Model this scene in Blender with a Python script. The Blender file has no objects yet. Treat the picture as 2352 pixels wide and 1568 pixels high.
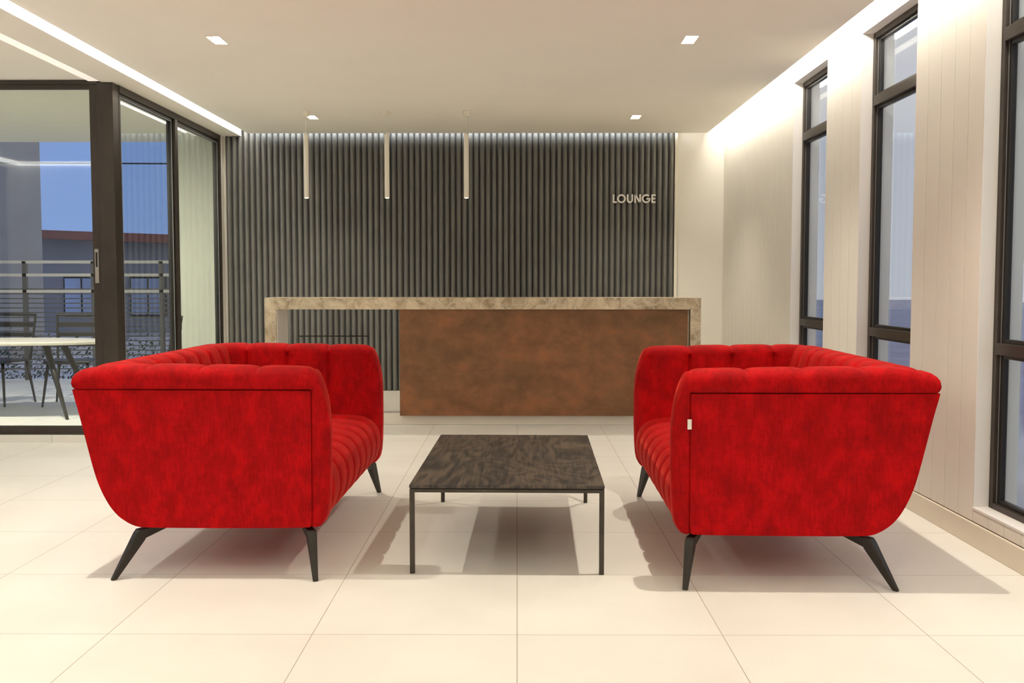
import bpy, bmesh, math, random
from mathutils import Vector, Matrix
random.seed(7)
SC = bpy.context.scene
COL = SC.collection
PI = math.pi

# ------------------------------------------------------------------ camera, world, exposure
cam_d = bpy.data.cameras.new('camera')
cam = bpy.data.objects.new('camera', cam_d); COL.objects.link(cam)
cam_d.sensor_width = 36.0
cam_d.lens = 36.0 * 2289 / 2352
cam_d.clip_start = 0.05; cam_d.clip_end = 400
cam.location = (0, 0, 1.2)
cam.rotation_euler = (math.radians(90 - 3.350), 0, math.radians(0.300))
SC.camera = cam

SC.view_settings.view_transform = 'Standard'
SC.view_settings.look = 'None'
SC.view_settings.gamma = 1.0
SC.view_settings.exposure = 0.32
SC.view_settings.use_curve_mapping = False
SC.cycles.max_bounces = 10
SC.cycles.diffuse_bounces = 6
SC.cycles.glossy_bounces = 5
SC.cycles.transparent_max_bounces = 16
SC.cycles.sample_clamp_indirect = 6.0
SC.cycles.use_denoising = True

world = bpy.data.worlds.new('world'); SC.world = world
world.use_nodes = True
wn = world.node_tree; wn.nodes.clear()
w_out = wn.nodes.new('ShaderNodeOutputWorld'); w_bg = wn.nodes.new('ShaderNodeBackground')
w_tc = wn.nodes.new('ShaderNodeTexCoord'); w_sep = wn.nodes.new('ShaderNodeSeparateXYZ')
w_r = wn.nodes.new('ShaderNodeValToRGB')
wn.links.new(w_tc.outputs['Generated'], w_sep.inputs[0])
wn.links.new(w_sep.outputs['Z'], w_r.inputs[0])
w_r.color_ramp.elements[0].position = 0.0; w_r.color_ramp.elements[0].color = (0.20, 0.31, 0.60, 1)
w_r.color_ramp.elements[1].position = 0.35; w_r.color_ramp.elements[1].color = (0.13, 0.23, 0.55, 1)
w_mr = wn.nodes.new('ShaderNodeMapRange'); w_mr.inputs['From Min'].default_value = -0.15; w_mr.inputs['From Max'].default_value = 0.25
w_mx = wn.nodes.new('ShaderNodeMix'); w_mx.data_type = 'RGBA'; w_mx.inputs[7].default_value = (0.62, 0.61, 0.68, 1)
wn.links.new(w_sep.outputs['X'], w_mr.inputs['Value']); wn.links.new(w_mr.outputs[0], w_mx.inputs[0]); wn.links.new(w_r.outputs[0], w_mx.inputs[6])
wn.links.new(w_mx.outputs[2], w_bg.inputs[0]); w_bg.inputs[1].default_value = 1.0
wn.links.new(w_bg.outputs[0], w_out.inputs[0])

WARM = (1.0, 0.88, 0.72)
NEUT = (1.0, 0.93, 0.82)

def area(name, loc, rot, sx, sy, power, color, spread=PI):
    d = bpy.data.lights.new(name, 'AREA'); d.shape = 'RECTANGLE'; d.size = sx; d.size_y = sy
    d.energy = power; d.color = color; d.spread = spread
    o = bpy.data.objects.new(name, d); COL.objects.link(o); o.location = loc; o.rotation_euler = rot
    return o

CZ = 2.70                # ceiling height
CZB = 2.70               # ceiling of the left bay
YB = 10.2                # back wall
XR = 2.095               # right wall face
# linear lights hidden in the coves (right wall, slatted wall)
area('cove_light_right', (1.95, 4.0, 2.80), (0, math.radians(-62), 0), 0.05, 12.2, 80, NEUT)
area('cove_light_back', (-0.7, 10.05, 2.80), (math.radians(55), 0, 0), 4.5, 0.04, 20, (0.92, 0.95, 1.0))
area('slot_light_left', (-2.75, 4.6, 2.735), (0, math.radians(8), 0), 0.05, 10.9, 30, NEUT)
# (added bay fill spots, without fixtures, follow after the downlights)
area('hall_fill', (-0.4, -0.4, 2.68), (0, 0, 0), 2.6, 2.6, 32, WARM)  # added soft fill behind the camera, no fixture stands for it
area('cove_light_bay', (-5.95, 5.6, 2.66), (0, math.radians(120), 0), 0.05, 4.4, 14, NEUT)

# ------------------------------------------------------------------ materials
def nt(name):
    m = bpy.data.materials.new(name); m.use_nodes = True
    n = m.node_tree; n.nodes.clear()
    out = n.nodes.new('ShaderNodeOutputMaterial')
    b = n.nodes.new('ShaderNodeBsdfPrincipled'); n.links.new(b.outputs[0], out.inputs[0])
    return m, n, b, out
def setp(b, **k):
    for a, v in k.items():
        b.inputs[a.replace('_', ' ')].default_value = v
def coords(n, scale=(1, 1, 1), loc=(0, 0, 0)):
    tc = n.nodes.new('ShaderNodeTexCoord'); mp = n.nodes.new('ShaderNodeMapping')
    mp.inputs['Scale'].default_value = scale; mp.inputs['Location'].default_value = loc
    n.links.new(tc.outputs['Object'], mp.inputs[0]); return mp
def noise(n, mp, scale, detail=4, rough=0.55, dist=0.0):
    t = n.nodes.new('ShaderNodeTexNoise'); t.inputs['Scale'].default_value = scale
    t.inputs['Detail'].default_value = detail; t.inputs['Roughness'].default_value = rough
    t.inputs['Distortion'].default_value = dist
    n.links.new(mp.outputs[0], t.inputs['Vector']); return t
def ramp(n, src, stops):
    r = n.nodes.new('ShaderNodeValToRGB'); e = r.color_ramp.elements
    while len(e) < len(stops): e.new(0.5)
    for i, (p, c) in enumerate(stops):
        e[i].position = p; e[i].color = (*c, 1)
    n.links.new(src, r.inputs[0]); return r
def bump(n, b, src, strength, dist=0.01):
    bp = n.nodes.new('ShaderNodeBump'); bp.inputs['Strength'].default_value = strength
    bp.inputs['Distance'].default_value = dist
    n.links.new(src, bp.inputs['Height']); n.links.new(bp.outputs[0], b.inputs['Normal'])

def m_plain(name, col, rough=0.6, metal=0.0, var=0.03, scale=6, spec=0.5, bmp=0.0):
    m, n, b, o = nt(name); setp(b, Roughness=rough, Metallic=metal)
    b.inputs['Specular IOR Level'].default_value = spec
    t = noise(n, coords(n), scale)
    c0 = tuple(max(0, c * (1 - var)) for c in col); c1 = tuple(min(1, c * (1 + var)) for c in col)
    r = ramp(n, t.outputs[0], [(0.3, c0), (0.7, c1)]); n.links.new(r.outputs[0], b.inputs['Base Color'])
    if bmp: bump(n, b, noise(n, coords(n), scale * 30).outputs[0], bmp, 0.001)
    return m
def m_emit(name, col, s):
    m, n, b, o = nt(name); setp(b, Roughness=0.5)
    b.inputs['Base Color'].default_value = (0.9, 0.9, 0.9, 1)
    b.inputs['Emission Color'].default_value = (*col, 1); b.inputs['Emission Strength'].default_value = s
    return m
def m_glass(name, tint=(0.93, 0.96, 0.95), ior=1.5):
    m = bpy.data.materials.new(name); m.use_nodes = True; n = m.node_tree; n.nodes.clear()
    out = n.nodes.new('ShaderNodeOutputMaterial'); mx = n.nodes.new('ShaderNodeMixShader')
    tr = n.nodes.new('ShaderNodeBsdfTransparent'); gl = n.nodes.new('ShaderNodeBsdfGlossy')
    fr = n.nodes.new('ShaderNodeFresnel'); ge = n.nodes.new('ShaderNodeNewGeometry')
    mr = n.nodes.new('ShaderNodeMapRange')
    mr.inputs['To Min'].default_value = ior; mr.inputs['To Max'].default_value = 1 / ior
    n.links.new(ge.outputs['Backfacing'], mr.inputs['Value']); n.links.new(mr.outputs[0], fr.inputs['IOR'])
    tr.inputs[0].default_value = (*tint, 1); gl.inputs['Roughness'].default_value = 0.0
    gl.inputs[0].default_value = (0.95, 0.97, 1.0, 1)
    n.links.new(fr.outputs[0], mx.inputs[0]); n.links.new(tr.outputs[0], mx.inputs[1]); n.links.new(gl.outputs[0], mx.inputs[2])
    n.links.new(mx.outputs[0], out.inputs[0]); return m

M = {}
M['ceiling'] = m_plain('ceiling_paint', (0.92, 0.89, 0.82), 0.9, var=0.01, scale=2)
M['wall'] = m_plain('wall_paint', (0.78, 0.76, 0.70), 0.7, var=0.012, scale=3)
M['plank'] = m_plain('plank_paint', (0.76, 0.735, 0.665), 0.55, var=0.012, scale=3)
M['base'] = m_plain('baseboard_stone', (0.72, 0.66, 0.54), 0.35, var=0.04, scale=4)
M['reveal'] = m_plain('reveal_paint', (0.76, 0.74, 0.71), 0.6, var=0.01)
M['slat'] = m_plain('slat_paint', (0.140, 0.140, 0.128), 0.5, var=0.10, scale=5)
M['slatback'] = m_plain('slat_backing', (0.03, 0.03, 0.03), 0.8)
M['bronze'] = m_plain('bronze_aluminium', (0.050, 0.040, 0.032), 0.38, 0.35, 0.10, 9)
M['black'] = m_plain('black_metal', (0.020, 0.018, 0.016), 0.42, 0.3, 0.10, 9)
M['legmetal'] = m_plain('leg_metal', (0.030, 0.026, 0.022), 0.40, 0.5, 0.15, 20)
M['steel'] = m_plain('table_steel', (0.055, 0.047, 0.038), 0.42, 0.55, 0.20, 18)
M['silver'] = m_plain('brushed_silver', (0.45, 0.42, 0.38), 0.35, 0.9, 0.05)
M['gasket'] = m_plain('glazing_gasket', (0.30, 0.31, 0.32), 0.5, 0.3)
M['white'] = m_plain('white_enamel', (0.80, 0.76, 0.66), 0.5, var=0.01)
M['sign'] = m_plain('sign_white', (0.85, 0.84, 0.80), 0.4, var=0.01)
M['tag'] = m_plain('tag_fabric', (0.80, 0.76, 0.70), 0.8, var=0.03)
M['platform'] = m_plain('platform_stone', (0.74, 0.70, 0.62), 0.28, var=0.03, scale=3)
M['desk_inner'] = m_plain('desk_laminate', (0.72, 0.70, 0.67), 0.5, var=0.02)
M['led'] = m_emit('led_diffuser', (1.0, 0.96, 0.90), 4.5)
M['cove_glow'] = m_emit('painted_cove_glow', (1.0, 0.90, 0.76), 0.45)  # emissive cream that imitates cove light on the bay ceiling
M['bulb'] = m_emit('downlight_bulb', (1.0, 0.95, 0.85), 14)
M['pend'] = m_emit('pendant_bulb', (1.0, 0.72, 0.30), 6)
M['glass'] = m_glass('clear_glass')
M['glass_win'] = m_glass('window_glass', (0.88, 0.92, 0.93), 1.6)
M['concrete'] = m_plain('exterior_concrete', (0.34, 0.33, 0.32), 0.8, var=0.08, scale=1.5)
M['extwhite'] = m_plain('exterior_plaster', (0.70, 0.72, 0.62), 0.7, var=0.03, scale=2)
M['soffit'] = m_plain('balcony_soffit', (0.80, 0.78, 0.66), 0.8, var=0.02)
M['ground'] = m_plain('exterior_ground', (0.50, 0.50, 0.53), 0.9, var=0.15, scale=0.8)
M['house'] = m_plain('house_plaster', (0.30, 0.31, 0.34), 0.8, var=0.08, scale=0.6)
M['roof'] = m_plain('roof_tiles', (0.30, 0.10, 0.08), 0.8, var=0.12, scale=2)
M['winlit'] = m_plain('house_window_glass', (0.45, 0.55, 0.75), 0.1, 0.2)
M['rail'] = m_plain('railing_metal', (0.10, 0.095, 0.085), 0.45, 0.4)
M['tabletop'] = m_plain('pale_tabletop', (0.55, 0.52, 0.45), 0.4, var=0.03)
M['leaf'] = m_plain('hedge_leaf', (0.03, 0.06, 0.03), 0.7, var=0.4, scale=20)

def m_floor():
    m, n, b, o = nt('floor_tiles')
    mp = coords(n, loc=(0.0, -0.5385, 0))
    br = n.nodes.new('ShaderNodeTexBrick'); br.offset = 0.0; br.squash = 1.0
    br.inputs['Color1'].default_value = (0.79, 0.785, 0.735, 1); br.inputs['Color2'].default_value = (0.82, 0.815, 0.765, 1)
    br.inputs['Mortar'].default_value = (0.36, 0.31, 0.25, 1)
    br.inputs['Scale'].default_value = 1.0; br.inputs['Mortar Size'].default_value = 0.0016
    br.inputs['Mortar Smooth'].default_value = 0.3
    br.inputs['Brick Width'].default_value = 0.7015; br.inputs['Row Height'].default_value = 0.7015
    n.links.new(mp.outputs[0], br.inputs['Vector'])
    t = noise(n, coords(n, (1, 1, 1)), 2.2, 6, 0.6)
    r = ramp(n, t.outputs[0], [(0.3, (0.94, 0.93, 0.92)), (0.7, (1.0, 1.0, 1.0))])
    mx = n.nodes.new('ShaderNodeMix'); mx.data_type = 'RGBA'; mx.blend_type = 'MULTIPLY'; mx.inputs[0].default_value = 1
    n.links.new(br.outputs['Color'], mx.inputs[6]); n.links.new(r.outputs[0], mx.inputs[7])
    n.links.new(mx.outputs[2], b.inputs['Base Color'])
    rr = ramp(n, t.outputs[0], [(0.3, (0.36,) * 3), (0.7, (0.44,) * 3)]); n.links.new(rr.outputs[0], b.inputs['Roughness'])
    return m
M['floor'] = m_floor()

def m_velvet():
    m, n, b, o = nt('red_velvet')
    mp = coords(n, (1.0, 1.0, 0.75))
    t1 = noise(n, mp, 12, 8, 0.72, 0.15)
    t2 = noise(n, coords(n, (150, 150, 18)), 1.0, 4, 0.7)
    t3 = noise(n, coords(n, (18, 18, 170)), 1.0, 3, 0.7)
    a = n.nodes.new('ShaderNodeMath'); a.operation = 'MULTIPLY_ADD'; a.inputs[1].default_value = 0.50
    n.links.new(t2.outputs[0], a.inputs[0]); n.links.new(t1.outputs[0], a.inputs[2])
    a2 = n.nodes.new('ShaderNodeMath'); a2.operation = 'MULTIPLY_ADD'; a2.inputs[1].default_value = 0.20
    n.links.new(t3.outputs[0], a2.inputs[0]); n.links.new(a.outputs[0], a2.inputs[2])
    r = ramp(n, a2.outputs[0], [(0.58, (0.20, 0.0002, 0.001)), (0.83, (0.33, 0.0004, 0.0018)), (1.0, (0.47, 0.001, 0.003))])
    n.links.new(r.outputs[0], b.inputs['Base Color'])
    setp(b, Roughness=0.75)
    b.inputs['Specular IOR Level'].default_value = 0.12
    b.inputs['Sheen Weight'].default_value = 0.50; b.inputs['Sheen Roughness'].default_value = 0.28
    b.inputs['Sheen Tint'].default_value = (1.0, 0.10, 0.06, 1)
    bump(n, b, a2.outputs[0], 0.25, 0.004)
    return m
M['velvet'] = m_velvet()

def m_wood():
    m, n, b, o = nt('dark_stained_wood')
    mp = coords(n, (1.0, 0.42, 1.0))
    t0 = noise(n, mp, 2.6, 3, 0.5, 0.4)
    wv = n.nodes.new('ShaderNodeMath'); wv.operation = 'MULTIPLY'; wv.inputs[1].default_value = 95.0
    n.links.new(t0.outputs[0], wv.inputs[0])
    sn = n.nodes.new('ShaderNodeMath'); sn.operation = 'SINE'; n.links.new(wv.outputs[0], sn.inputs[0])
    t1 = noise(n, coords(n, (90, 6, 1)), 1.0, 4)
    ad = n.nodes.new('ShaderNodeMath'); ad.operation = 'MULTIPLY_ADD'; ad.inputs[1].default_value = 0.11
    n.links.new(sn.outputs[0], ad.inputs[0]); n.links.new(t1.outputs[0], ad.inputs[2])
    t2 = noise(n, coords(n), 3.0, 5, 0.6, 0.8)
    ad2 = n.nodes.new('ShaderNodeMath'); ad2.operation = 'MULTIPLY_ADD'; ad2.inputs[1].default_value = 0.45
    n.links.new(t2.outputs[0], ad2.inputs[0]); n.links.new(ad.outputs[0], ad2.inputs[2])
    r = ramp(n, ad2.outputs[0], [(0.58, (0.018, 0.014, 0.013)), (0.73, (0.046, 0.036, 0.030)), (0.92, (0.100, 0.071, 0.050))])
    n.links.new(r.outputs[0], b.inputs['Base Color']); setp(b, Roughness=0.36)
    bump(n, b, ad.outputs[0], 0.12, 0.002)
    return m
M['wood'] = m_wood()

def m_copper():
    m, n, b, o = nt('rusted_copper_panel')
    t1 = noise(n, coords(n, (1, 1, 1.3)), 4.2, 8, 0.66, 0.1); t2 = noise(n, coords(n, loc=(5, 2, 1)), 1.8, 6, 0.6, 0.3)
    r1 = ramp(n, t1.outputs[0], [(0.36, (0.155, 0.070, 0.026)), (0.55, (0.225, 0.102, 0.043)), (0.72, (0.31, 0.115, 0.042))])
    r2 = ramp(n, t2.outputs[0], [(0.35, (0.80, 0.86, 0.80)), (0.65, (1.08, 0.98, 0.94))])
    mx = n.nodes.new('ShaderNodeMix'); mx.data_type = 'RGBA'; mx.blend_type = 'MULTIPLY'; mx.inputs[0].default_value = 1
    n.links.new(r1.outputs[0], mx.inputs[6]); n.links.new(r2.outputs[0], mx.inputs[7])
    n.links.new(mx.outputs[2], b.inputs['Base Color']); setp(b, Roughness=0.6, Metallic=0.1)
    return m
M['copper'] = m_copper()

def m_marble():
    m, n, b, o = nt('beige_marble')
    ge = n.nodes.new('ShaderNodeNewGeometry')
    mp = coords(n); va = n.nodes.new('ShaderNodeVectorMath'); va.operation = 'MULTIPLY_ADD'
    va.inputs[1].default_value = (9, 5, 7)
    cb = n.nodes.new('ShaderNodeCombineXYZ')
    for i in range(3): n.links.new(ge.outputs['Random Per Island'], cb.inputs[i])
    n.links.new(cb.outputs[0], va.inputs[0]); n.links.new(mp.outputs[0], va.inputs[2])
    t1 = noise(n, va, 6, 8, 0.65, 1.2)
    dv = n.nodes.new('ShaderNodeVectorMath'); dv.operation = 'MULTIPLY_ADD'; dv.inputs[1].default_value = (0.12,) * 3
    n.links.new(t1.outputs[1], dv.inputs[0]); n.links.new(va.outputs[0], dv.inputs[2])
    v = n.nodes.new('ShaderNodeTexVoronoi'); v.feature = 'DISTANCE_TO_EDGE'; v.inputs['Scale'].default_value = 11
    n.links.new(dv.outputs[0], v.inputs['Vector'])
    r1 = ramp(n, t1.outputs[0], [(0.35, (0.30, 0.22, 0.14)), (0.5, (0.50, 0.41, 0.28)), (0.66, (0.70, 0.61, 0.45))])
    r2 = ramp(n, v.outputs[0], [(0.0, (0.75, 0.69, 0.57)), (0.09, (0, 0, 0))])
    mx = n.nodes.new('ShaderNodeMix'); mx.data_type = 'RGBA'; mx.blend_type = 'LIGHTEN'; mx.inputs[0].default_value = 0.65
    n.links.new(r1.outputs[0], mx.inputs[6]); n.links.new(r2.outputs[0], mx.inputs[7])
    r3 = ramp(n, ge.outputs['Random Per Island'], [(0, (0.9, 0.9, 0.9)), (1, (1.08, 1.06, 1.04))])
    m2 = n.nodes.new('ShaderNodeMix'); m2.data_type = 'RGBA'; m2.blend_type = 'MULTIPLY'; m2.inputs[0].default_value = 1
    n.links.new(mx.outputs[2], m2.inputs[6]); n.links.new(r3.outputs[0], m2.inputs[7])
    n.links.new(m2.outputs[2], b.inputs['Base Color']); setp(b, Roughness=0.28)
    return m
M['marble'] = m_marble()

# ------------------------------------------------------------------ mesh helpers
class MB:
    def __init__(s): s.v = []; s.f = []
    def add(s, vs, fs):
        k = len(s.v); s.v += [tuple(v) for v in vs]; s.f += [tuple(i + k for i in f) for f in fs]; return s
    def box(s, x0, x1, y0, y1, z0, z1):
        return s.add([(x0, y0, z0), (x1, y0, z0), (x1, y1, z0), (x0, y1, z0), (x0, y0, z1), (x1, y0, z1), (x1, y1, z1), (x0, y1, z1)],
                     [(0, 3, 2, 1), (4, 5, 6, 7), (0, 1, 5, 4), (1, 2, 6, 5), (2, 3, 7, 6), (3, 0, 4, 7)])
    def rings(s, rs, cap=True):
        n = len(rs[0]); vs = [p for r in rs for p in r]; fs = []
        for i in range(len(rs) - 1):
            for j in range(n):
                a = i * n + j; b2 = i * n + (j + 1) % n
                fs.append((a, b2, b2 + n, a + n))
        if cap:
            fs.append(tuple(range(n))[::-1]); fs.append(tuple((len(rs) - 1) * n + j for j in range(n)))
        return s.add(vs, fs)
    def tube(s, p0, p1, r0, r1=None, n=16):
        r1 = r0 if r1 is None else r1
        p0 = Vector(p0); p1 = Vector(p1); d = (p1 - p0).normalized()
        a = d.orthogonal().normalized(); b2 = d.cross(a)
        rs = [[p + a * r * math.cos(2 * PI * i / n) + b2 * r * math.sin(2 * PI * i / n) for i in range(n)] for p, r in ((p0, r0), (p1, r1))]
        return s.rings(rs)
    def lathe(s, prof, c=(0, 0, 0), n=24):      # prof: (r, z)
        rs = [[(c[0] + r * math.cos(2 * PI * i / n), c[1] + r * math.sin(2 * PI * i / n), c[2] + z) for i in range(n)] for r, z in prof]
        return s.rings(rs)
    def prism_y(s, poly, y0, y1):               # poly in (x, z)
        return s.rings([[(x, y0, z) for x, z in poly], [(x, y1, z) for x, z in poly]])
    def build(s, name, mat, parent=None, smooth=False, bevel=0, seg=2, sub=0, angle=40):
        me = bpy.data.meshes.new(name); me.from_pydata(s.v, [], s.f); me.validate()
        bm = bmesh.new(); bm.from_mesh(me); bmesh.ops.recalc_face_normals(bm, faces=bm.faces); bm.to_mesh(me); bm.free()
        me.materials.append(mat)
        o = bpy.data.objects.new(name, me); COL.objects.link(o)
        if parent: o.parent = parent
        if smooth: me.polygons.foreach_set('use_smooth', [True] * len(me.polygons))
        if bevel:
            b = o.modifiers.new('bevel', 'BEVEL'); b.width = bevel; b.segments = seg; b.limit_method = 'ANGLE'; b.angle_limit = math.radians(30)
            me.polygons.foreach_set('use_smooth', [True] * len(me.polygons))
            w = o.modifiers.new('wn', 'WEIGHTED_NORMAL'); w.keep_sharp = True
        if sub:
            q = o.modifiers.new('sub', 'SUBSURF'); q.levels = sub; q.render_levels = sub
        return o
def tag(o, label=None, cat=None, group=None, kind=None):
    if label: o['label'] = label
    if cat: o['category'] = cat
    if group: o['group'] = group
    if kind: o['kind'] = kind
    return o
def thing(name, label, cat, loc=(0, 0, 0), rz=0, group=None, kind=None):
    o = bpy.data.objects.new(name, None); COL.objects.link(o); o.location = loc; o.rotation_euler = (0, 0, rz)
    o.empty_display_size = 0.1
    return tag(o, label, cat, group, kind)
def struct(o): o['kind'] = 'structure'; return o
def copy_tree(o, parent=None):
    c = o.copy(); COL.objects.link(c)
    if parent: c.parent = parent
    for ch in list(o.children): copy_tree(ch, c)
    return c
def interp(pts, x):
    if x <= pts[0][0]: return pts[0][1]
    for (a, b), (c, d) in zip(pts, pts[1:]):
        if x <= c: return b + (d - b) * (x - a) / (c - a)
    return pts[-1][1]
def chaikin(p, it=2, closed=True):
    for _ in range(it):
        q = []; n = len(p)
        for i in range(n if closed else n - 1):
            a = p[i]; b = p[(i + 1) % n]
            q.append(tuple(a[k] * .75 + b[k] * .25 for k in range(len(a)))); q.append(tuple(a[k] * .25 + b[k] * .75 for k in range(len(a))))
        p = q
    return p
def holed_slab(mb, x0, x1, y0, y1, z0, z1, holes):
    xs = sorted({x0, x1, *[h[0] for h in holes], *[h[1] for h in holes]}); ys = sorted({y0, y1, *[h[2] for h in holes], *[h[3] for h in holes]})
    for a, b in zip(xs, xs[1:]):
        run = None
        for c, d in zip(ys, ys[1:]):
            mx, my = (a + b) / 2, (c + d) / 2
            hole = any(h[0] < mx < h[1] and h[2] < my < h[3] for h in holes)
            if hole:
                if run: mb.box(a, b, run[0], run[1], z0, z1); run = None
            else: run = (run[0], d) if run else (c, d)
        if run: mb.box(a, b, run[0], run[1], z0, z1)

# ------------------------------------------------------------------ room shell
YR = -2.6                # rear wall of the hall behind the viewpoint
XL = -6.2                # far left wall
GY = 7.50                # plane of the glazed front
GX = -3.005               # plane of the side glazing
struct(MB().box(XL, 2.3, YR, YB + .1, -.12, 0).box(XL, GX, YB + .1, 12.45, -.12, 0).box(-8.2, XL, GY - .2, 12.45, -.12, 0).build('floor', M['floor']))

DL = [(-1.86, 9.13), (1.073, 9.13), (-1.86, 6.26), (1.066, 6.26), (-1.93, 4.08), (1.066, 4.08), (-1.90, 2.0), (1.066, 2.0)]
HW, HL = .042, .10
mb = MB()
holed_slab(mb, -2.705, 1.90, YR, 10.09, CZ, CZ + .04, [(x - HW, x + HW, y - HL, y + HL) for x, y in DL])
struct(mb.build('ceiling', M['ceiling'])); mb = MB()
mb.box(-3.07, -2.79, YR, YB, CZ - .018, CZ + .3)            # dropped band between the light slot and the imitated cove glow
struct(mb.build('ceiling_band', M['ceiling'])); mb = MB()
mb.box(XL, -3.14, YR, GY, CZB, CZ + .3)
mb.box(-3.14, -3.07, YR, GY, CZB + .03, CZ + .3)                       # ceiling over the left bay
struct(mb.build('ceiling_bay', M['ceiling'])); mb = MB()
mb.box(-3.03, 2.3, YR, YB + .2, CZ + .3, CZ + .36)           # slab above the coves
struct(mb.build('ceiling_cove', M['ceiling']))
struct(MB().box(-8.0, -3.02, GY, 10.70, CZB, CZB + .2).build('ceiling_balcony', M['soffit']))

# back wall (white), rear wall, left wall
struct(MB().box(-3.06, 2.3, YB, YB + .2, 0, CZ + .3).box(-3.06, -2.985, YB - .09, YB, 0, CZ - .02).build('wall_back', M['wall']))
struct(MB().box(XL, 2.3, YR - .2, YR, 0, CZ + .3).build('wall_rear', M['wall']))
LW_ = [(2.75, 3.6), (4.35, 5.2), (5.95, 6.8)]
mb = MB(); e_ = [2.3] + [v for w in LW_ for v in w] + [GY]
for i in range(0, len(e_), 2): mb.box(XL - .2, XL, e_[i], e_[i + 1], 0, CZ + .3)
for a, b in LW_: mb.box(XL - .2, XL, a, b, 0, .16).box(XL - .2, XL, a, b, 2.6, CZ + .3)
struct(mb.build('wall_left', M['wall']))
struct(MB().box(XL - .2, -3.3, 2.3, 2.5, 0, CZ + .3).build('wall_bay', M['wall']))
struct(MB().box(-3.4, -3.2, YR, 2.5, 0, CZ + .3).build('wall_hall', M['wall']))
lc = thing('light_strip', 'cove light along the left bay wall, seen mirrored in the sliding door glass', 'ceiling light', (XL, 2.5, 2.655))
MB().box(.005, .03, .0, 4.9, 0, .035).build('glow_face', M['led'], lc)
MB().box(.03, 2.4, .005, .03, 0, .035).build('glow_face', M['led'], lc)
# outside pier in line with the back wall
struct(MB().box(-3.50, -3.02, YB + .02, YB + .4, 0, CZ + .02).build('wall_balcony', M['extwhite'], bevel=.004))

# right wall: painted boards with open grooves, three tall openings
WIN = [(6.83, 7.66), (5.31, 6.165), (3.66, 4.54), (2.15, 3.0), (.62, 1.48), (-.9, -.05)]
SILL, HEAD = .163, 2.715
mb = MB()
holes_y = sorted(WIN)
edges = [YR] + [v for w in holes_y for v in w] + [YB]
for i in range(0, len(edges), 2):
    mb.box(XR + .012, XR + .20, edges[i], edges[i + 1], 0, CZ + .3)
for a, b in holes_y:
    mb.box(XR + .012, XR + .20, a, b, 0, SILL); mb.box(XR + .012, XR + .20, a, b, HEAD, CZ + .3)
def board(a, b, z0, z1):
    g = .0022
    mb.box(XR, XR + .012, a + g, b - g, z0, z1)
BH = .107
for i in range(0, len(edges), 2):
    a, b = edges[i], edges[i + 1]; n = max(1, round((b - a) / .157)); w = (b - a) / n
    for k in range(n): board(a + k * w, a + (k + 1) * w, BH, CZ + .3)
for a, b in holes_y:
    n = round((b - a) / .157); w = (b - a) / n
    for k in range(n):
        board(a + k * w, a + (k + 1) * w, BH, SILL); board(a + k * w, a + (k + 1) * w, HEAD, CZ + .3)
struct(mb.build('wall_right', M['plank'], bevel=.0012, seg=1))
struct(MB().box(XR - .016, XR, YR, YB, 0, BH - .002).build('baseboard_right', M['base'], bevel=.003))
struct(MB().box(1.62, XR - .016, YB - .016, YB, .0, BH + .07).build('baseboard_back', M['base'], bevel=.003))

def window_unit(i, y0, y1):
    r = thing(f'window_{i}', None, None, (XR + .07, (y0 + y1) / 2, SILL), 0, kind='structure')
    h = (y1 - y0) / 2; H = HEAD - SILL
    m = MB(); f = .038; d = .05
    m.box(-.0, d, -h, -h + f, 0, H).box(0, d, h - f, h, 0, H).box(0, d, -h + f, h - f, 0, f).box(0, d, -h + f, h - f, H - f, H)
    z_lo = .905 - SILL; z_hi = 2.30 - SILL
    m.box(-.006, d, -h + f, h - f, z_lo - .026, z_lo + .026).box(-.006, d, -h + f, h - f, z_hi - .03, z_hi + .03)
    m.build('window_frame', M['bronze'], r, bevel=.002)
    lo = [f, z_lo + .026, z_hi + .03]; up = [z_lo - .026, z_hi - .03, H - f]
    for a, b in zip(lo, up):
        s = MB(); w = .028
        for q0, q1 in ((-h + f, -h + f + w), (h - f - w, h - f)): s.box(.018, .045, q0, q1, a, b)
        s.box(.018, .045, -h + f + w, h - f - w, a, a + .018).box(.018, .045, -h + f + w, h - f - w, b - .018, b)
        so = s.build('sash', M['black'], r, bevel=.002)
        MB().box(.016, .020, -h + f + .001, -h + f + .005, a, b).box(.016, .020, h - f - .005, h - f - .001, a, b).build('gasket', M['gasket'], so)
        MB().box(.028, .034, -h + f + w - .003, h - f - w + .003, a + .015, b - .015).build('pane', M['glass_win'], r)
    # plaster reveals
    v = MB(); v.box(-.07, 0, -h, -h + .006, 0, H).box(-.07, 0, h - .006, h, 0, H).box(-.07, 0, -h, h, H - .006, H).box(-.075, 0, -h - .0, h + .0, 0, .012)
    v.build('window_sill', M['reveal'], r, bevel=.002)
for i, (a, b) in enumerate(sorted(WIN, reverse=True)): window_unit(i + 1, a, b)
for i, (a, b) in enumerate(LW_):
    r = thing(f'window_{8 + i}', None, None, (XL - .08, (a + b) / 2, .16), 0, kind='structure'); h = (b - a) / 2
    m = MB(); m.box(0, .05, -h, -h + .06, 0, 2.44).box(0, .05, h - .06, h, 0, 2.44).box(0, .05, -h + .06, h - .06, 0, .06).box(0, .05, -h + .06, h - .06, 2.38, 2.44)
    m.box(0, .05, -h + .06, h - .06, .72, .78).box(0, .05, -h + .06, h - .06, 2.0, 2.06)
    m.build('window_frame', M['bronze'], r); MB().box(.02, .026, -h + .05, h - .05, .05, 2.39).build('pane', M['glass_win'], r)

# platform behind the desk
struct(MB().box(-3.02, XR - .016, 8.41, YB, 0, .10).build('floor_platform', M['platform'], bevel=.004))

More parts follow.
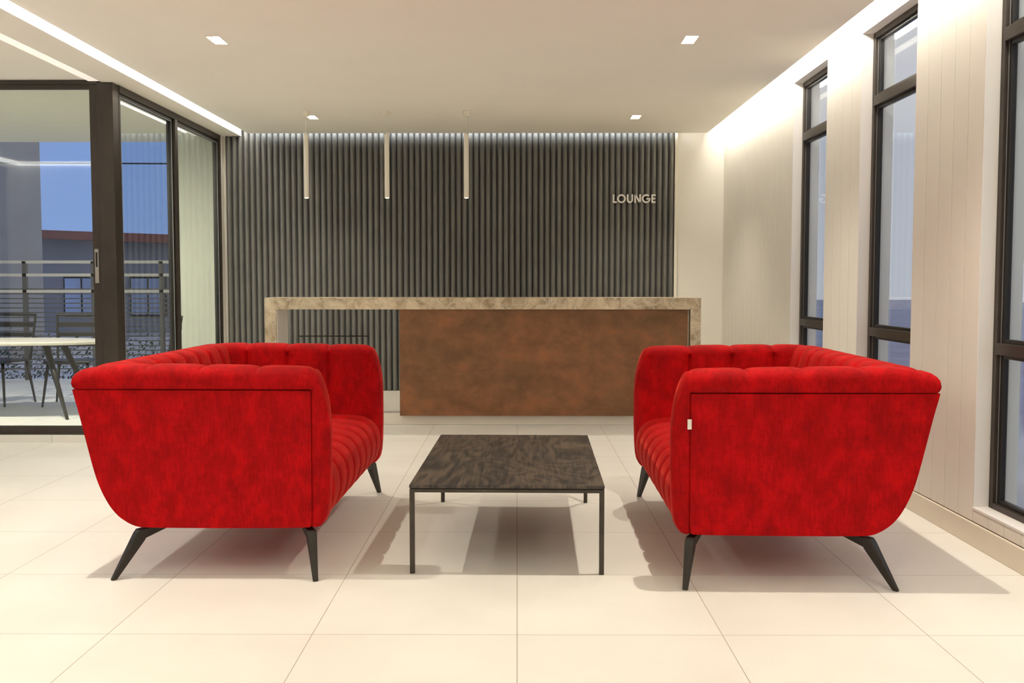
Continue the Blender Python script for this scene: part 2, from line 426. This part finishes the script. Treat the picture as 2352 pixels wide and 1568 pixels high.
# ------------------------------------------------------------------ slatted wall panel
pn = thing('wall_panel', 'dark grey wall panel of narrow vertical slats behind the reception desk', 'wall panel', (-.68, YB, .10))
X0, X1 = -2.955 + .68, 1.59 + .68
MB().box(X0, X1, -.02, 0, 0, CZ + .12).build('backing', M['slatback'], pn)
mb = MB(); n = 76; p = (X1 - X0) / n
hx0, hx1, hz = -2.14 + .68, -1.50 + .68, .66 - .10
for k in range(n):
    c = X0 + (k + .5) * p; w = p * .41
    prof = []
    for j in range(9):
        t = -1 + j / 4
        prof.append((c + w * t, -.02 - .026 * (1 - abs(t) ** 2.6) - .004))
    prof = [(c - w, -.02)] + prof + [(c + w, -.02)]
    def seg(z0, z1): mb.rings([[(x, y, z0) for x, y in prof], [(x, y, z1) for x, y in prof]])
    if hx0 - .1 < c < hx1:
        seg(0, hz - .005); seg(hz + .005, CZ + .12)
    else: seg(0, CZ + .12)
mb.build('slats', M['slat'], pn, smooth=False)
MB().box(X1 + .002, X1 + .03, -.045, 0, 0, CZ + .0).build('edge_trim', M['white'], pn, bevel=.002)

# LOUNGE sign, geometric sans letters built as solid polygons
sg = thing('wall_sign', 'white raised LOUNGE lettering on the right side of the slatted wall', 'sign', (.965, YB - .052, 2.008))
HC = .086; ST = .0155; DP = .018
def letter(polys, x):
    m = MB()
    for P in polys:
        if P[0] == 'poly': m.rings([[(a, 0, b) for a, b in P[1]], [(a, -DP, b) for a, b in P[1]]])
        else:                                     # ring strip along an arc: outer / inner point lists
            o_, i_ = P[1], P[2]; k = len(o_)
            vs = [(a, 0, b) for a, b in o_] + [(a, 0, b) for a, b in i_] + [(a, -DP, b) for a, b in o_] + [(a, -DP, b) for a, b in i_]
            fs = []
            for q in range(k - 1):
                fs += [(q, q + 1, k + q + 1, k + q), (2 * k + q, 3 * k + q, 3 * k + q + 1, 2 * k + q + 1),
                       (q, 2 * k + q, 2 * k + q + 1, q + 1), (k + q, k + q + 1, 3 * k + q + 1, 3 * k + q)]
            fs += [(0, k, 3 * k, 2 * k), (k - 1, 3 * k - 1, 4 * k - 1, 2 * k - 1)]
            m.add(vs, fs)
    o = m.build('letter', M['sign'], sg); o.location = (x, 0, 0)
def rect(a, b, c, d): return ('poly', [(a, c), (b, c), (b, d), (a, d)])
def arc(cx, cz, r, a0, a1, n=28, sx=1.0):
    A = [math.radians(a0 + (a1 - a0) * i / n) for i in range(n + 1)]
    return ('arc', [(cx + sx * r * math.cos(t), cz + r * math.sin(t)) for t in A], [(cx + (sx * r - ST) * math.cos(t), cz + (r - ST) * math.sin(t)) for t in A])
R_ = HC / 2 + .001
letter([rect(0, ST, 0, HC), rect(ST, .040, 0, ST)], 0)
letter([arc(R_, HC / 2, R_, 0, 360, 40)], .043)
letter([rect(0, ST, .031, HC), rect(.062 - ST, .062, .031, HC), arc(.031, .031, .031, 180, 360)], .142)
letter([rect(0, ST, 0, HC), rect(.066 - ST, .066, 0, HC), ('poly', [(0, HC), (ST * 1.1, HC), (.066, 0), (.066 - ST * 1.1, 0)])], .217)
letter([arc(R_, HC / 2, R_, 48, 352, 34), rect(R_ + .002, 2 * R_ - .002, HC / 2 - .009, HC / 2 + .005)], .293)
letter([rect(0, ST, 0, HC), rect(ST, .042, 0, ST), rect(ST, .042, HC - ST, HC), rect(ST, .039, HC / 2 - ST / 2, HC / 2 + ST / 2)], .389)

# ------------------------------------------------------------------ reception desk
DX0, DX1, DY, DT = -2.118, 1.537, 8.34, 1.078
dk = thing('reception_desk', 'long reception desk with beige marble frame and rusty brown front panel', 'reception desk', ((DX0 + DX1) / 2, DY, .10))
ox = (DX0 + DX1) / 2; L2 = (DX1 - DX0) / 2; T = .098; TZ = DT - .10; DD = .40
mb = MB()
cuts = [-L2, -1.43 - ox, .42 - ox, .86 - ox, L2]
for a, b in zip(cuts, cuts[1:]): mb.box(a, b, 0, DD, TZ - T, TZ)
mb.build('countertop', M['marble'], dk, bevel=.003)
for s in (-1, 1):
    x0, x1 = (-L2, -L2 + T) if s < 0 else (L2 - T + .01, L2)
    lg = MB().box(x0, x1, 0, DD, 0, TZ - T).build('side_leg', M['marble'], dk, bevel=.003)
MB().box(-L2 + T, -L2 + T + .006, .012, DD - .01, 0, TZ - T).build('inner_lining', M['desk_inner'], dk)
MB().box(-.99 - ox, 1.432 - ox, .02, .045, -.018, TZ - T).build('front_panel', M['copper'], dk, bevel=.002)
MB().box(1.434 - ox, 1.441 - ox, .035, .07, 0, TZ - T).build('edge_strip', M['white'], dk)
MB().box(-.985 - ox, L2 - T + .01, .07, .34, 0, TZ - T - .02).build('cabinet', M['copper'], dk)

# ------------------------------------------------------------------ sofas
ZT = [(-.004, .60), (0, .673), (.01, .74), (.023, .787), (.038, .823), (.054, .845), (.075, .856), (.1, .86), (.8, .871), (.93, .864), (.985, .858), (1.015, .848), (1.032, .836), (1.039, .822)]
ZB = [(-.004, .45), (-.001, .33), (.007, .250), (.02, .220), (.035, .204), (.06, .199), (.746, .199), (.799, .207), (.851, .238), (.904, .302), (.957, .429), (1.0, .613), (1.018, .692), (1.032, .752), (1.039, .772)]
SL = 1.60; AT = .145; SEAM = .769
ZT = [ZT[0]] + chaikin(ZT, 2, False) + [ZT[-1]]; ZB = [ZB[0]] + chaikin(ZB, 2, False) + [ZB[-1]]
def crease(t):                                   # 0 on the crown of a channel, -1 in its seam
    t = abs(2 * (t - math.floor(t)) - 1); return -(t ** 5) * .75 - (max(0, t - .90) / .10) ** 2 * .5
def arm_mesh():
    mb = MB(); us = []
    for k in range(9): us.append(-.004 + .074 * (1 - math.cos(k / 9 * PI / 2)))
    N = 150
    for k in range(N + 1): us.append(.07 + (1.039 - .07) * k / N)
    rings = []
    for u in us:
        zt, zb = interp(ZT, u), interp(ZB, u)
        hw = AT / 2 * (math.sqrt(max(0, 1 - ((.07 - u) / .0755) ** 2)) if u < .07 else 1)
        hw = max(hw, .004)
        step = min(1, max(0, (u - .062) / .008)) * .016
        bu = crease((u - .063) / .2267) if .064 < u < 1.0 else (0 if u <= .064 else crease((u - .063) / .2267))
        c = AT / 2; h = zt - zb; r = min(.052, hw * .95, h * .45); rb = min(.02, hw * .9, h * .3)
        zs = min(max(SEAM, zb + rb + .002), zt - r * .6)
        yo, yi = c - hw, c + hw
        P = []
        for j in range(8): P.append((yo + step, zb + rb + (zs - .006 - zb - rb) * j / 7))
        P.append((yo + step * 1.3, zs - .002)); P.append((yo - .006 * (step / .016), zs + .004))
        for j in range(1, 12):                    # top arc outer -> inner
            a = PI - PI * j / 12
            yy = (yo + r + r * math.cos(a)) if a > PI / 2 else (yi - r + r * math.cos(a))
            zz = zt - r + r * math.sin(a)
            P.append((yy, max(zz, zs + .006) + .011 * bu * math.sin(a)))
        for j in range(12):
            z = zt - r - (zt - r - zb - rb) * j / 11
            P.append((yi + .017 * bu, z))
        P.append((yi - rb * .3, zb + rb * .3)); P.append((yi - rb, zb)); P.append((yo + step + rb, zb)); P.append((yo + step + rb * .3, zb + rb * .3))
        rings.append([(-u, y, z) for y, z in P])
    return mb.rings(rings)
def side_panel_mesh():
    pts = [(.072, .764), (.066, .763), (.066, .757), (.066, .30), (.068, .212), (.08, .201), (.746, .1995), (.799, .2075), (.851, .2385), (.88, .268), (.904, .3025), (.932, .358), (.957, .4295), (1.0, .6135), (1.018, .69), (1.034, .748), (1.0365, .760), (1.038, .7665), (1.0375, .769), (1.03, .769), (1.0, .766)]
    pts = chaikin(pts, 2)
    return MB().rings([[(-u, .002, z) for u, z in pts], [(-u, .03, z) for u, z in pts]])
def channel_loft(prof, y0, y1, n, depth, weight):
    """closed (u,z) profile swept along y; each point moves along its own normal in the seams between channels"""
    m = len(prof); area_ = sum(prof[i][0] * prof[(i + 1) % m][1] - prof[(i + 1) % m][0] * prof[i][1] for i in range(m))
    sg_ = 1 if area_ > 0 else -1; nor = []
    for i in range(m):
        a, b = prof[i - 1], prof[(i + 1) % m]; dx, dz = b[0] - a[0], b[1] - a[1]; l = math.hypot(dx, dz) or 1
        nor.append((sg_ * dz / l, -sg_ * dx / l))
    rings = []; K = n * 18
    for k in range(K + 1):
        y = y0 + (y1 - y0) * k / K; c = crease(k / 18)
        rings.append([(-(u + nor[i][0] * depth * c * weight(u, z)), y, z + nor[i][1] * depth * c * weight(u, z)) for i, (u, z) in enumerate(prof)])
    return MB().rings(rings)
back_prof = chaikin([(1.034, .768), (1.040, .822), (1.012, .846), (.965, .864), (.90, .869), (.855, .855), (.832, .815), (.80, .67), (.765, .50), (.745, .36), (.93, .36), (.985, .60)], 2)
seat_prof = chaikin([(.80, .474), (.62, .478), (.45, .482), (.28, .483), (.14, .478), (.055, .458), (.012, .41), (-.004, .35), (.002, .29), (.025, .225), (.075, .199), (.2, .199), (.5, .199), (.80, .200)], 2)
def make_sofa(label, loc, rz, group):
    r = thing('sofa', label, 'sofa', loc, rz, group)
    am = arm_mesh()
    a0 = am.build('arm', M['velvet'], r, smooth=True)
    a1 = a0.copy(); a1.data = a0.data.copy(); COL.objects.link(a1); a1.parent = r
    for v in a1.data.vertices: v.co.y = SL - v.co.y
    a1.data.flip_normals()
    sp = side_panel_mesh()
    s0 = sp.build('side_panel', M['velvet'], r, bevel=.007, seg=3)
    s1 = s0.copy(); s1.data = s0.data.copy(); COL.objects.link(s1); s1.parent = r
    for v in s1.data.vertices: v.co.y = SL - v.co.y
    s1.data.flip_normals()
    channel_loft(back_prof, AT - .035, SL - AT + .035, 8, .017, lambda u, z: 1 if z > .40 and u < 1.03 else 0).build('backrest', M['velvet'], r, smooth=True)
    channel_loft(seat_prof, AT - .02, SL - AT + .02, 8, .017, lambda u, z: 1 if z > .22 and u < .78 else 0).build('seat', M['velvet'], r, smooth=True)
    bp = [(1.032, .765), (1.0, .613), (.957, .429), (.904, .302), (.851, .238), (.75, .2005), (.60, .2005), (.60, .235), (.80, .255), (.88, .33), (.93, .45), (.99, .765)]
    MB().rings([[(-u, .032, z) for u, z in bp], [(-u, SL - .032, z) for u, z in bp]]).build('back_panel', M['velvet'], r, bevel=.004)
    for fx, sy in ((1, 0), (1, 1), (0, 0), (0, 1)):
        ym = (lambda y: SL - y) if sy else (lambda y: y)
        I, K, F = ((.685, .130), (.790, .006), (.862, -.055)) if fx else ((.130, .130), (.066, .006), (.042, -.055))
        I, K, F = [Vector((-a, ym(b), 0)) for a, b in (I, K, F)]
        d1 = (K - I).normalized(); d2 = (F - K).normalized(); dk = (d1 + d2).normalized()
        sd = lambda d: Vector((-d.y, d.x, 0))
        zz = lambda p, z: Vector((p.x, p.y, z))
        sec = [(zz(I, .198), zz(I, .186), d1, .017), (zz(K - d1 * .006, .192), zz(K - d1 * .036, .152), dk, .018), (zz(K + d1 * .006, .178), zz(K - d1 * .033, .146), dk, .019), (zz(F + d2 * .011, 0), zz(F - d2 * .011, 0), d2, .011)]
        rings = [[a + sd(d) * w, a - sd(d) * w, b - sd(d) * w * .8, b + sd(d) * w * .8] for a, b, d, w in sec]
        lg = MB().rings(rings).build('leg', M['legmetal'], r, bevel=.003, seg=2)
        c_ = I + (K - I) * .3
        MB().box(c_.x - .03, c_.x + .03, c_.y - .03, c_.y + .03, .188, .2015).build('mounting_plate', M['black'], lg)
    return r
sofaL = make_sofa('red velvet channel-tufted sofa on the left, facing right toward the coffee table', (-.772, 4.01, 0), math.radians(-.7), 'red velvet sofas facing each other')
sofaR = make_sofa('red velvet channel-tufted sofa on the right with a small white tag on its arm', (.644, 3.905 + SL, 0), math.radians(180 - .9), 'red velvet sofas facing each other')
tg = MB().box(-.068, -.052, -.004, .001, .625, .665)
tg.v = [(x, SL + .001 - y, z) for x, y, z in tg.v]
tag(tg.build('tag', M['tag'], sofaR, bevel=.001), 'small white fabric tag on the arm seam')

# ------------------------------------------------------------------ coffee table
ct = thing('coffee_table', 'low dark wood coffee table with thin black steel legs between the sofas', 'coffee table', (-.030, 4.735, 0), math.radians(-1.1))
W2, D2, HT = .402, .685, .371
MB().box(-W2, W2, -D2, D2, HT - .013, HT).build('tabletop', M['wood'], ct, bevel=.0015)
fr = MB(); q = .020
for y0 in (-D2 + .001, D2 - .001 - q): fr.box(-W2 + .001 + q, W2 - .001 - q, y0, y0 + q, HT - .017 - .014, HT - .017)
for x0 in (-W2 + .001, W2 - .001 - q): fr.box(x0, x0 + q, -D2 + .001 + q, D2 - .001 - q, HT - .017 - .014, HT - .017)
fr.box(-W2 + .008, W2 - .008, -D2 + .008, D2 - .008, HT - .0175, HT - .013)
fr.build('frame', M['steel'], ct, bevel=.001)
for x0 in (-W2 + .001, W2 - .001 - q):
    for y0 in (-D2 + .001, D2 - .001 - q):
        MB().box(x0, x0 + q, y0, y0 + q, 0, HT - .017).build('leg', M['steel'], ct, bevel=.0015)

# ------------------------------------------------------------------ ceiling lights
DLAB = ['far left twin downlight in the ceiling, just behind the leftmost pendant', 'far right twin downlight in the ceiling above the LOUNGE sign',
        'near left twin downlight in the ceiling beside the long bright slot', 'near right twin downlight in the ceiling toward the windows']
def downlight():
    r = thing('downlight', DLAB[0], 'ceiling light', (DL[0][0], DL[0][1], CZ), 0, 'twin recessed downlights')
    h = .075
    m = MB(); e = .003
    m.box(-HW, -HW + e, -HL, HL, 0, h).box(HW - e, HW, -HL, HL, 0, h).box(-HW, HW, -HL, -HL + e, 0, h).box(-HW, HW, HL - e, HL, 0, h).box(-HW, HW, -HL, HL, h, h + e)
    m.box(-HW - .006, -HW, -HL - .006, HL + .006, -.002, 0).box(HW, HW + .006, -HL - .006, HL + .006, -.002, 0)
    m.box(-HW, HW, -HL - .006, -HL, -.002, 0).box(-HW, HW, HL, HL + .006, -.002, 0)
    m.build('housing', M['white'], r)
    for s in (-1, 1):
        MB().lathe([(.034, .030), (.034, .055), (.012, .070)], (0, s * .047, 0)).build('bulb', M['bulb'], r, smooth=True)
    return r
def spot(x, y, dy, power, ang=104, dz=0, tilt=0):
    d = bpy.data.lights.new('spot', 'SPOT'); d.energy = power; d.color = (1.0, .90, .75); d.spot_size = math.radians(ang); d.spot_blend = 1.0
    d.shadow_soft_size = .018
    o = bpy.data.objects.new('spot_light', d); COL.objects.link(o); o.location = (x, y + dy, CZ + .006 + dz); o.rotation_euler = (math.radians(tilt), 0, 0)
d0 = downlight()
for i, (x, y) in enumerate(DL[:4]):
    o = d0 if i == 0 else copy_tree(d0)
    o.location = (x, y, CZ); o['label'] = DLAB[i]
for i, (x, y) in enumerate(DL[4:]):
    o = copy_tree(d0); o.location = (x, y, CZ)
    o['label'] = ['twin downlight in the ceiling above the near end of the left sofa', 'twin downlight in the ceiling above the near end of the right sofa',
                  'twin downlight overhead in front of the left sofa, slot side', 'twin downlight overhead in front of the right sofa, window side'][i]
for x, y in DL: spot(x, y, 0, 90 if y > 6.2 else (128 if y > 4 else 64))
for x, y, pw, an in ((-4.0, 7.66, 210, 125), (-5.3, 7.66, 210, 125), (-4.6, 6.1, 35, 110), (-4.6, 4.1, 50, 110)):  # added fill spots for balcony and bay, no fixtures modelled
    spot(x, y, 0, pw, an, -.05, 35 if y > 7 else 0)

PX = [-1.849, -1.142, -.446]
PLAB = ['slim white tube pendant nearest the side glazing, leftmost of three', 'middle slim white tube pendant of the row of three over the desk', 'slim white tube pendant nearest the LOUNGE sign, rightmost of three']
pd = thing('pendant_light', PLAB[0], 'pendant light', (PX[0], 8.80, CZ), 0, 'tube pendants over the reception desk')
MB().lathe([(.030, 0), (.033, -.004), (.031, -.044), (.008, -.048)]).build('ceiling_canopy', M['white'], pd, smooth=False, bevel=.002)
MB().tube((0, 0, -.046), (0, 0, -.190), .0022, n=8).tube((0, 0, -.046), (0, 0, -.062), .005, n=10).build('cord', M['white'], pd)
MB().lathe([(.007, -.185), (.010, -.194), (.020, -.200), (.0215, -.206), (.0215, -.752), (.018, -.752), (.018, -.735)]).build('tube_shade', M['white'], pd, bevel=.0008, smooth=True)
MB().lathe([(.0165, -.738), (.0165, -.755), (.008, -.758)]).build('bulb', M['pend'], pd, smooth=True)
for i, x in enumerate(PX):
    o = pd if i == 0 else copy_tree(pd)
    o.location = (x, 8.80, CZ); o['label'] = PLAB[i]

ll = thing('light_strip', 'long bright white light slot running along the left side of the ceiling', 'ceiling light', (-2.79, 3.8, CZ - .018))
MB().box(.0, .004, -6.38, 6.34, 0, .10).build('glow_face', M['led'], ll)
MB().box(.0, .085, -6.38, 6.34, .10, .12).build('housing', M['white'], ll)
l2 = thing('light_strip', 'dim cream strip imitating cove light on the ceiling over the left bay, ending at the glazed door', 'ceiling light', (-3.105, 5.0, CZB))
MB().box(-.062, .035, -4.0, 2.44, -.012, .0).build('glow_face', M['cove_glow'], l2)  # not a lamp: glowing strip stands in for reflected cove light

# ------------------------------------------------------------------ glazed front and side on the left
def prof_frame(mb, x0, x1, z0, z1, w, y0, y1, wt=None, wb=None):
    wt = wt or w; wb = wb or w
    mb.box(x0, x0 + w, y0, y1, z0, z1).box(x1 - w, x1, y0, y1, z0, z1).box(x0 + w, x1 - w, y0, y1, z0, z0 + wb).box(x0 + w, x1 - w, y0, y1, z1 - wt, z1)
struct(MB().box(XL, GX + .03, GY - .06, GY + .07, 0, .058).box(GX - .06, GX + .03, GY + .07, YB, 0, .03).build('trim_1', M['floor']))
dr = thing('door_1', None, None, (-3.11, GY, 0), 0, kind='structure')
HD = CZB - .002
m = MB()
m.box(-.0, .118, -.055, .05, .058, CZ - .02)                           # corner post
m.box(-2.9, 0, -.05, .05, HD - .03, HD).box(-2.9, 0, -.05, .05, .058, .07)
m.build('door_frame', M['bronze'], dr, bevel=.003)
for k, (a, b, y) in enumerate(((-.98, .0, -.025), (-1.92, -.94, .012), (-2.9, -1.88, -.025))):
    s = MB(); prof_frame(s, a, b, .068, HD - .03, .062, y - .016, y + .016, .035, .055)
    lf = s.build('door_leaf', M['bronze'], dr, bevel=.002)
    MB().box(a + .06, b - .06, y - .003, y + .003, .10, HD - .06).build('pane', M['glass'], lf)
    if k == 0:
        h = MB().box(-.048, -.018, y - .022, y - .0155, 1.20, 1.455).build('door_handle', M['silver'], lf, bevel=.003)
        MB().box(-.040, -.026, y - .0235, y - .0215, 1.32, 1.43).build('handle_slot', M['black'], h)
gw = thing('window_7', None, None, (GX, GY + .05, 0), 0, kind='structure')
HD = CZ
LW = YB - (GY + .05) - .09
m = MB(); m.box(-.05, .015, 0, .012, 0, HD - .018).box(-.05, .02, LW - .05, LW, 0, HD - .018)
m.box(-.05, .02, .012, LW - .05, HD - .075, HD - .018).box(-.05, .02, .012, LW - .05, 0, .05)
mid = 1.225
m.box(-.05, .03, mid - .035, mid + .035, .05, HD - .075)
m.build('window_frame', M['bronze'], gw, bevel=.003)
for a, b in ((.012, mid - .035), (mid + .035, LW - .05)):
    s = MB()
    s.box(-.03, .008, a, a + .03, .05, HD - .075).box(-.03, .008, b - .03, b, .05, HD - .075).box(-.03, .008, a + .03, b - .03, .05, .08).box(-.03, .008, a + .03, b - .03, HD - .10, HD - .075)
    so = s.build('sash', M['black'], gw, bevel=.002)
    MB().box(.006, .010, a + .032, a + .037, .08, HD - .1).box(.006, .010, b - .037, b - .032, .08, HD - .1).box(.006, .010, a + .03, b - .03, HD - .106, HD - .10).build('gasket', M['gasket'], so)
    MB().box(-.014, -.008, a + .025, b - .025, .075, HD - .095).build('pane', M['glass'], gw)

# ------------------------------------------------------------------ balcony and beyond
struct(MB().box(-8.2, -8.0, GY, 10.7, -.12, CZB).build('wall_balcony_end', M['concrete']))
rl = thing('railing', 'dark metal balcony railing of thin horizontal bars beyond the glass', 'railing', (-4.6, 12.3, 0))
for x in (-3.2, -2.35, -1.48, -.63, .21, 1.12):
    MB().box(x - .025, x + .025, -.02, .03, 0, 1.47).build('post', M['rail'], rl)
m = MB(); z = .14
while z < 1.16: m.box(-3.6, 2.4, -.012, .012, z - .007, z + .007); z += .058
m.build('bars', M['rail'], rl)
for zz in (1.46, 1.30, 1.10):
    MB().box(-3.6, 2.4, -.02, .02, zz - .018, zz + .018).build('handrail', M['tabletop'], rl)
struct(MB().box(-60, 40, 12.45, 90, -.4, -.3).box(2.3, 40, -20, 12.45, -.4, -.3).build('ground', M['ground']))

tb = thing('balcony_table', 'pale oval table on splayed black legs behind the sliding glass door', 'table', (-4.62, 9.0, 0))
m = MB(); rs = []
for f_, z in ((.97, .655), (1.0, .662), (1.0, .678), (.985, .685)):
    rs.append([(.93 * f_ * math.cos(2 * PI * i / 48), .42 * f_ * math.sin(2 * PI * i / 48), z) for i in range(48)])
m.rings(rs).build('tabletop', M['tabletop'], tb, smooth=False)
for sx in (-1, 1):
    for sy in (-1, 1):
        MB().tube((sx * .42, sy * .16, .658), (sx * .66, sy * .30, 0), .032, .014).build('leg', M['black'], tb, smooth=True)
def chair(label, loc, rz):
    r = thing('balcony_chair', label, 'chair', loc, rz, 'black chairs on the balcony')
    MB().box(-.22, .22, -.21, .21, .42, .445).build('seat', M['black'], r, bevel=.012, seg=3)
    b = MB().tube((-.20, .20, .43), (-.22, .27, .88), .012).tube((.20, .20, .43), (.22, .27, .88), .012).tube((-.22, .27, .88), (.22, .27, .88), .014)
    for k in range(3): b.box(-.205, .205, .225 + k * .018, .237 + k * .018, .56 + k * .10, .60 + k * .10)
    b.build('backrest', M['black'], r)
    for sx in (-1, 1):
        for sy in (-1, 1): MB().tube((sx * .18, sy * .17, .425), (sx * .23, sy * .22, 0), .016, .010).build('leg', M['black'], r, smooth=True)
    return r
chair('black chair behind the pale balcony table, left of the sliding door handle', (-4.40, 9.82, 0), math.radians(8))
chair('black chair at the right end of the pale balcony table', (-3.42, 9.2, 0), math.radians(-80))
chair('black chair behind the pale balcony table, cut by the left picture edge', (-5.15, 9.85, 0), math.radians(-12))

# hedge, neighbouring house and an unfinished concrete block across the street
m = MB()
for k in range(3200):
    x = random.uniform(-9, -3.2); y = random.uniform(13.0, 13.6); z = random.uniform(-.1, .25 + .2 * math.sin(k) ** 2 + random.uniform(0, .2)) ; s_ = .028
    n_ = Vector((random.gauss(0, 1), random.gauss(0, 1), random.gauss(0, 1))).normalized(); a = n_.orthogonal().normalized() * s_; b = n_.cross(a).normalized() * s_ * .5
    p_ = Vector((x, y, z)); m.add([p_ - a, p_ + b, p_ + a, p_ - b], [(0, 1, 2, 3)])
tag(m.build('hedge', M['leaf']), 'low dark leafy hedge behind the balcony railing', 'hedge', kind='stuff')
hs = thing('house', 'low grey house with a red-edged sloping roof beyond the balcony', 'house', (-13.5, 30, -.3))
MB().box(-6.5, 6.5, 0, 8, 0, 2.55).build('wall', M['house'], hs)
MB().rings([[(-7, -.5, 3.05), (-7, 8.5, 3.05), (-7, 8.5, 3.3), (-7, -.5, 3.3)], [(7, -.5, 2.55), (7, 8.5, 2.55), (7, 8.5, 2.8), (7, -.5, 2.8)]]).build('roof', M['roof'], hs)
MB().rings([[(-6.5, .01, 2.5), (-6.5, 8, 2.5), (-6.5, 8, 3.05), (-6.5, .01, 3.05)], [(6.5, .01, 2.5), (6.5, 8, 2.5), (6.5, 8, 2.6), (6.5, .01, 2.6)]]).build('gable', M['house'], hs)
for x in (-5.2, -3.0, .4, 2.4, 4.4):
    f_ = MB().box(x - .55, x + .55, -.05, .02, .5, 1.7).build('window', M['black'], hs)
    for q0 in (-.5, .03): MB().box(x + q0, x + q0 + .47, -.07, -.05, .56, 1.64).build('pane', M['winlit'], f_)
bl = thing('concrete_building', 'tall grey concrete building rising above the house at the left edge', 'building', (-9.52, 20, -.3), math.radians(27))
MB().box(-5.6, 0, 0, 5, 0, 9).build('wall', M['concrete'], bl)
for z in (1.2, 4.2): MB().box(-1.5, -.8, -.04, .02, z, z + 2.0).build('window', M['black'], bl)
for k, (z, dz) in enumerate(((3.95, -.1), (3.62, -.1), (3.2, -.1))):
    w_ = MB().tube((-13, 16.5, z), (-5.5, 16, z + dz), .012, n=6)
    tag(w_.build('power_line', M['black']), ['uppermost thin overhead cable seen through the side glazing', 'middle thin overhead cable seen through the side glazing', 'lowest thin overhead cable crossing the sky above the house'][k], 'cable', 'overhead cables')
